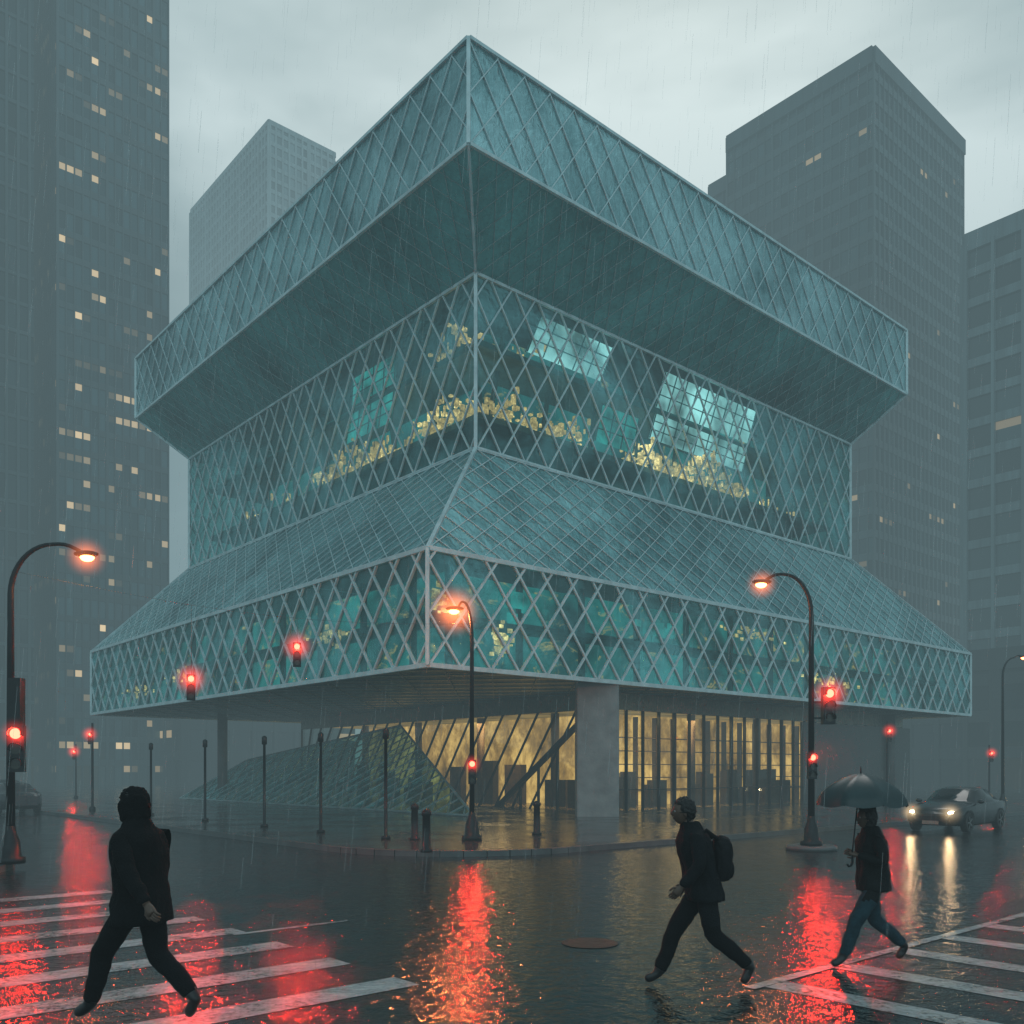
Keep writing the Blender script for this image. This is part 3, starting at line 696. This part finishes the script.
# ------------------------------------------------------------ people
M_skin=pbr("skin",(.10,.062,.045),.5,0,.1,20); M_hair=pbr("hair",(.006,.006,.006),.5,0,.4,40,.5,60); M_shoe=pbr("shoe_leather",(.012,.012,.013),.35)
M_white=pbr("eye_white",(.3,.3,.3),.3); M_lip=pbr("lips",(.10,.05,.045),.5)
def person(name,loc,heading,h,lean,legs,arms,M_coat,M_trou,hem=.80,hood=False,headyaw=0,bw=1.0,hair='short'):
    s=h/1.75; par=empty(name,loc,heading,s)
    def L(z): return lean*(z-.92)
    v=[];r=[];e=[]
    def add(p,rad,parent_=None):
        v.append(Vector(p)); r.append(rad if isinstance(rad,tuple) else (rad,rad))
        if parent_ is not None: e.append((parent_,len(v)-1))
        return len(v)-1
    pel=add((0,0,.95),(.16*bw,.13)); sp=add((L(1.12),0,1.12),(.145*bw,.115),pel); ch=add((L(1.32),0,1.32),(.17*bw,.125),sp); nk=add((L(1.45)+.01,0,1.45),(.09,.08),ch)
    n2=add((L(1.52)+.02,0,1.53),(.058,.06),nk); n3=add((L(1.6)+.03,0,1.60),(.055,.055),n2)
    ank=[]
    for sy,(kn,an,to) in zip((1,-1),legs):
        hp=add((0,sy*.095,.90),.105,pel); th=add(Vector((0,sy*.1,.9)).lerp(Vector((kn[0],sy*.1,kn[1])),.5),.105,hp); k=add((kn[0],sy*.10,kn[1]),.083,th)
        cf=add(Vector((kn[0],sy*.1,kn[1])).lerp(Vector((an[0],sy*.1,an[1])),.45)+Vector((-.015,0,0)),.078,k)
        a2=add(Vector((kn[0],sy*.1,kn[1])).lerp(Vector((an[0],sy*.1,an[1])),.86),.068,cf)
        a=add((an[0],sy*.10,an[1]),.046,a2); md=add(((an[0]+to[0])/2,sy*.105,(an[1]+to[1])/2-.01),(.05,.042),a); t=add((to[0],sy*.11,to[1]),(.045,.03),md)
        ank.append((v[a],v[t]))
    wr=[]
    for sy,(el,w_) in zip((1,-1),arms):
        sh=add((L(1.42),sy*.185*bw,1.405),.085,ch); ua=add(Vector((L(1.42),sy*.2,1.4)).lerp(Vector(el),.5),.075,sh); ee=add(el,.068,ua); fa=add(Vector(el).lerp(Vector(w_),.55),.06,ee); ww=add(w_,.042,fa); wr.append((Vector(el),Vector(w_),sy))
    me=bpy.data.meshes.new("body"); me.from_pydata([tuple(x) for x in v],e,[]); ob=bpy.data.objects.new("tmp_body",me); scene.collection.objects.link(ob)
    sk=ob.modifiers.new("skin",'SKIN'); sk.use_smooth_shade=True; sk.branch_smoothing=.4
    sv=me.skin_vertices[0].data
    for i,x in enumerate(r): sv[i].radius=(x[0],x[1]); sv[i].use_root=(i==0)
    sb=ob.modifiers.new("sub",'SUBSURF'); sb.levels=2; sb.render_levels=2
    dg=bpy.context.evaluated_depsgraph_get(); m2=bpy.data.meshes.new_from_object(ob.evaluated_get(dg)); bpy.data.objects.remove(ob)
    for vv in m2.vertices:
        c=vv.co
        if .12<c.z<1.4:
            d=mnoise.noise(Vector((c.x*9,c.y*9,c.z*14)))*.011+mnoise.noise(Vector((c.x*20,c.y*20,c.z*30)))*.004
            vv.co=c+vv.normal*d
    m2.materials.clear()
    for mm in(M_coat,M_trou,M_shoe,M_skin): m2.materials.append(mm)
    for p in m2.polygons:
        c=p.center; p.use_smooth=True; mi=0
        if c.z<.93: mi=1
        for sy_,(el,w_) in zip((1,-1),arms):
            if (c-Vector(w_)).length<.5 and abs(c.y)>.15 and c.z>.6: mi=0
            if (c-Vector(w_)).length<.03: mi=3
        for a,t in ank:
            q=a.lerp(t,max(0,min(1,(c-a).dot(t-a)/(t-a).length_squared)))
            if (c-q).length<.075: mi=2
        if c.z>1.49: mi=3
        p.material_index=mi
    bo=bpy.data.objects.new("body",m2); scene.collection.objects.link(bo); bo.parent=par
    j=MB(); n=56; rings=[]
    prof0=[(hem-.005,.195,.160),(hem,.21,.175),(.95,.205,.168),(1.10,.19,.158),(1.25,.205,.162),(1.36,.212,.155),(1.43,.182,.13),(1.475,.115,.105),(1.52,.088,.095),(1.545,.078,.085)]
    prof=[prof0[0]]
    for p_,q_ in zip(prof0[1:],prof0[2:]):
        for i in range(4): prof.append(tuple(p_[k]+(q_[k]-p_[k])*i/4 for k in range(3)))
    prof.append(prof0[-1])
    for z,ry,rx in prof:
        b0=len(j.v)
        for k in range(n):
            a=2*math.pi*k/n; wv=1+.22*mnoise.noise(Vector((math.cos(a)*1.6,math.sin(a)*1.6,z*5.5+h)))*(.35 if z>1.4 else .6)+.09*mnoise.noise(Vector((math.cos(a)*4,math.sin(a)*4,z*13)))
            j.v.append(Vector((L(z)+math.cos(a)*rx*wv,math.sin(a)*ry*wv*bw,z)))
        rings.append(b0)
    for i in range(len(rings)-1):
        for k in range(n):
            k2=(k+1)%n; j.f.append([rings[i]+k,rings[i]+k2,rings[i+1]+k2,rings[i+1]+k]); j.uv.append([(0,0)]*4); j.mi.append(0); j.sm.append(True)
    j.make("jacket",[M_coat],par)
    hc=Vector((L(1.63)+.05,0,1.635)); H=MB(); Mh=Matrix.Rotation(headyaw,3,'Z')
    def hf(p,d):
        q=p.copy()
        if d.z<0: q.y*=1-.28*(-d.z); q.x*= 1-.10*(-d.z) if d.x<0 else 1
        if d.x>0:
            nz=math.exp(-((d.y/.14)**2)-(((d.z+.12)/.20)**2)); q.x+=.024*nz
            q.x+=.008*math.exp(-((d.y/.3)**2)-(((d.z+.8)/.2)**2))
            for sy in(1,-1): q.x-=.008*math.exp(-(((d.y-sy*.36)/.16)**2)-(((d.z-.05)/.12)**2))
        return q
    H.ell(hc,(.096,.076,.118),0,40,28,fn=hf,M=Mh)
    for sy in(1,-1):
        H.ell(hc+Mh@Vector((-.005,sy*.077,-.01)),(.018,.008,.03),0,10,8,M=Mh)
        H.ell(hc+Mh@Vector((.080,sy*.030,.006)),(.012,.014,.010),2,10,8,M=Mh)
        H.ell(hc+Mh@Vector((.090,sy*.030,.006)),(.004,.006,.006),1,8,6,M=Mh)
    H.ell(hc+Mh@Vector((.086,0,-.058)),(.012,.024,.008),3,12,6,M=Mh)
    lg=(hair!='short')
    def hairf(p,d):
        q=p.copy(); nn=mnoise.noise(d*4)*.014+mnoise.noise(d*11)*.009+mnoise.noise(d*23)*.004; q+=d*nn
        if d.x>.35 and d.z<.42: q.x*=.72
        if d.z<-.2 and d.x>-.1: q*=(.80 if not lg else .9)
        return q
    H.ell(hc+Mh@Vector((-.016,0,.012)),(.108,.094,.128 if not lg else .165),1,60,44,fn=hairf,M=Mh)
    H.make("head",[M_skin,M_hair,M_white,M_lip],par)
    if hood:
        hd_=MB()
        def hof(p,d):
            q=p.copy()
            if d.x>.62: q.x*=.66
            if d.z<-.3: q.x-=.01; q.z-=.03
            return q+d*(mnoise.noise(d*3)*.014+mnoise.noise(d*8)*.006)
        hd_.ell(hc+Vector((-.02,0,.0)),(.125,.108,.145),0,44,30,fn=hof,M=Mh); hd_.make("hood",[M_coat],par)
    for el,w_,sy in wr:
        hb=MB(); d=(w_-el).normalized(); side=Vector((0,1,0)); side=(side-d*side.dot(d)).normalized(); fwd=side.cross(d)
        if fwd.x<0: fwd=-fwd
        hb.tube([w_-d*.03,w_,w_+d*.03,w_+d*.07,w_+d*.088],[.026,.027,.036,.040,.030],12,flat=.62)
        inn=side*(-sy)
        lens=[.068,.078,.073,.058]
        for k in range(4):
            o=w_+d*.078+fwd*(.028-.019*k); ln=lens[k]
            p1=o+d*ln*.4+inn*.006; p2=p1+(d*.8+inn*.6)*ln*.33; p3=p2+(d*.4+inn*.9)*ln*.25
            hb.tube([o-d*.02,o,p1,p2,p3,p3+(p3-p2)*.15],[.009,.010,.0095,.0085,.0075,.004],8)
        o=w_+d*.025+fwd*.025; p1=o+(fwd*.8+d*.6)*.03; p2=p1+(d*.95+fwd*.2+inn*.2)*.03; p3=p2+(d+inn*.3)*.02
        hb.tube([w_+d*.015+fwd*.01,o,p1,p2,p3],[.012,.013,.012,.010,.006],8)
        hb.make("hand",[M_skin],par)
    return par,s
fr=((.26,.50),(.40,.115),(.53,.055)); bk=((-.06,.50),(-.42,.20),(-.33,.055))
M_c1=pbr("black_coat_cloth",(.005,.006,.007),.85,0,.3,6,.6,60,spec=.12); M_c2=pbr("navy_jacket_cloth",(.006,.008,.010),.8,0,.3,6,.6,60,spec=.15); M_t1=pbr("dark_trousers",(.005,.006,.007),.85,0,.3,8,.4,60,spec=.12)
M_c3=pbr("dark_raincoat",(.006,.008,.009),.7,0,.3,6,.5,50,spec=.16); M_jean=pbr("blue_jeans",(.016,.042,.056),.8,0,.3,10,.5,80,spec=.2)
person("walking_man",(-2.93,7.25,0),math.radians(160),1.84,.05,
  (((.28,.52),(.40,.12),(.53,.06)),bk),
  (((-.14,.27,1.14),(-.36,.34,.95)),((.06,-.29,1.12),(.17,-.30,.88))),M_c1,M_t1,hem=.76,bw=1.18,hood=True)
pr,s=person("walking_man_with_backpack",(1.76,8.45,0),math.radians(183),1.73,.20,
  (bk,fr),(((.10,.25,1.15),(.26,.22,.96)),((-.02,-.27,1.14),(.12,-.25,.93))),M_c2,M_t1,hem=.82,bw=1.08)
b=MB()
def bpf(p,d):
    q=p.copy(); 
    for i in range(3):
        q[i]=math.copysign(abs(d[i])**.7,d[i])*(.09,.15,.21)[i]
    return q+d*mnoise.noise(d*3)*.02
b.ell((-.17,0,1.20),(.1,.15,.2),0,40,28,fn=bpf); b.ell((-.25,0,1.10),(.035,.10,.09),0,18,12)
for sy in(1,-1): b.tube([(-.12,sy*.1,1.38),(.0,sy*.11,1.47),(.12,sy*.12,1.40),(.17,sy*.13,1.25),(.10,sy*.17,1.08),(-.1,sy*.16,1.03)],.018,8,flat=.5)
b.make("backpack",[pbr("backpack_fabric",(.008,.009,.011),.8,0,.3,10,.4,60,spec=.2)],pr)
pr,s=person("pedestrian_with_umbrella",(3.68,9.35,0),math.radians(185),1.62,.05,
  (fr,bk),(((.02,.24,1.16),(.24,.12,1.24)),((-.10,-.25,1.14),(-.06,-.27,.90))),M_c3,M_jean,hem=.84,bw=.95,hair='long')
um=MB(); top=Vector((.19,.10,2.13)); Rr=.50; hgt=.34; nr=8; sub=6; nr_t=nr*sub; rings=[]
for i in range(9):
    t=i/8; b0=len(um.v)
    for k in range(nr_t):
        a=2*math.pi*k/nr_t; ph=(k%sub)/sub; sc=1-.09*t*math.sin(math.pi*ph)
        rr=Rr*math.sin(t*math.pi/2*.93)*sc; um.v.append(top+Vector((rr*math.cos(a),rr*math.sin(a),-hgt*(t**1.4)-.03*t*math.sin(math.pi*ph))))
    rings.append(b0)
for i in range(8):
    for k in range(nr_t):
        k2=(k+1)%nr_t; um.f.append([rings[i]+k,rings[i+1]+k,rings[i+1]+k2,rings[i]+k2]); um.uv.append([(0,0)]*4); um.mi.append(0); um.sm.append(True)
um.tube([top+Z*.07,top-Z*.02],[.004,.009],8,1)
for k in range(nr):
    a=2*math.pi*k/nr; um.tube([top-Z*.012]+[top+Vector((Rr*math.sin(t*math.pi/2*.93)*math.cos(a),Rr*math.sin(t*math.pi/2*.93)*math.sin(a),-hgt*(t**1.4)-.006)) for t in(.25,.5,.75,1)],.004,5,1)
    um.tube([top-Z*.28,top+Vector((.3*math.cos(a),.3*math.sin(a),-.19))],.003,5,1)
hp=Vector((.29,.11,1.28))
um.tube([top,hp,hp-Z*.12,hp+Vector((.015,0,-.155)),hp+Vector((.04,0,-.165)),hp+Vector((.06,0,-.14))],[.007,.008,.014,.014,.013,.012],10,1)
um.make("umbrella",[pbr("umbrella_cloth",(.014,.038,.042),.35,0,.25,4),M_dark],pr)

# ------------------------------------------------------------ rain
m,nt,out=newmat("raindrop_streaks"); tr=nt.nodes.new('ShaderNodeBsdfTransparent'); gl=nt.nodes.new('ShaderNodeBsdfDiffuse'); gl.inputs[0].default_value=(.8,.9,.9,1)
mx=nt.nodes.new('ShaderNodeMixShader'); mx.inputs[0].default_value=.17; nt.links.new(tr.outputs[0],mx.inputs[1]); nt.links.new(gl.outputs[0],mx.inputs[2]); nt.links.new(mx.outputs[0],out.inputs[0])
b=MB(); rr=random.Random(5)
for i in range(3600):
    y=rr.uniform(7,42); x=rr.uniform(-.62,.62)*y; z=rr.uniform(0,1)*(2+y*.9); L=rr.uniform(.25,.5)
    p=Vector((x,y,z)); b.tube([p,p+Vector((.07,.02,1))*L],rr.uniform(.0015,.0028),3,cap=False)
b.make("rain",[m])
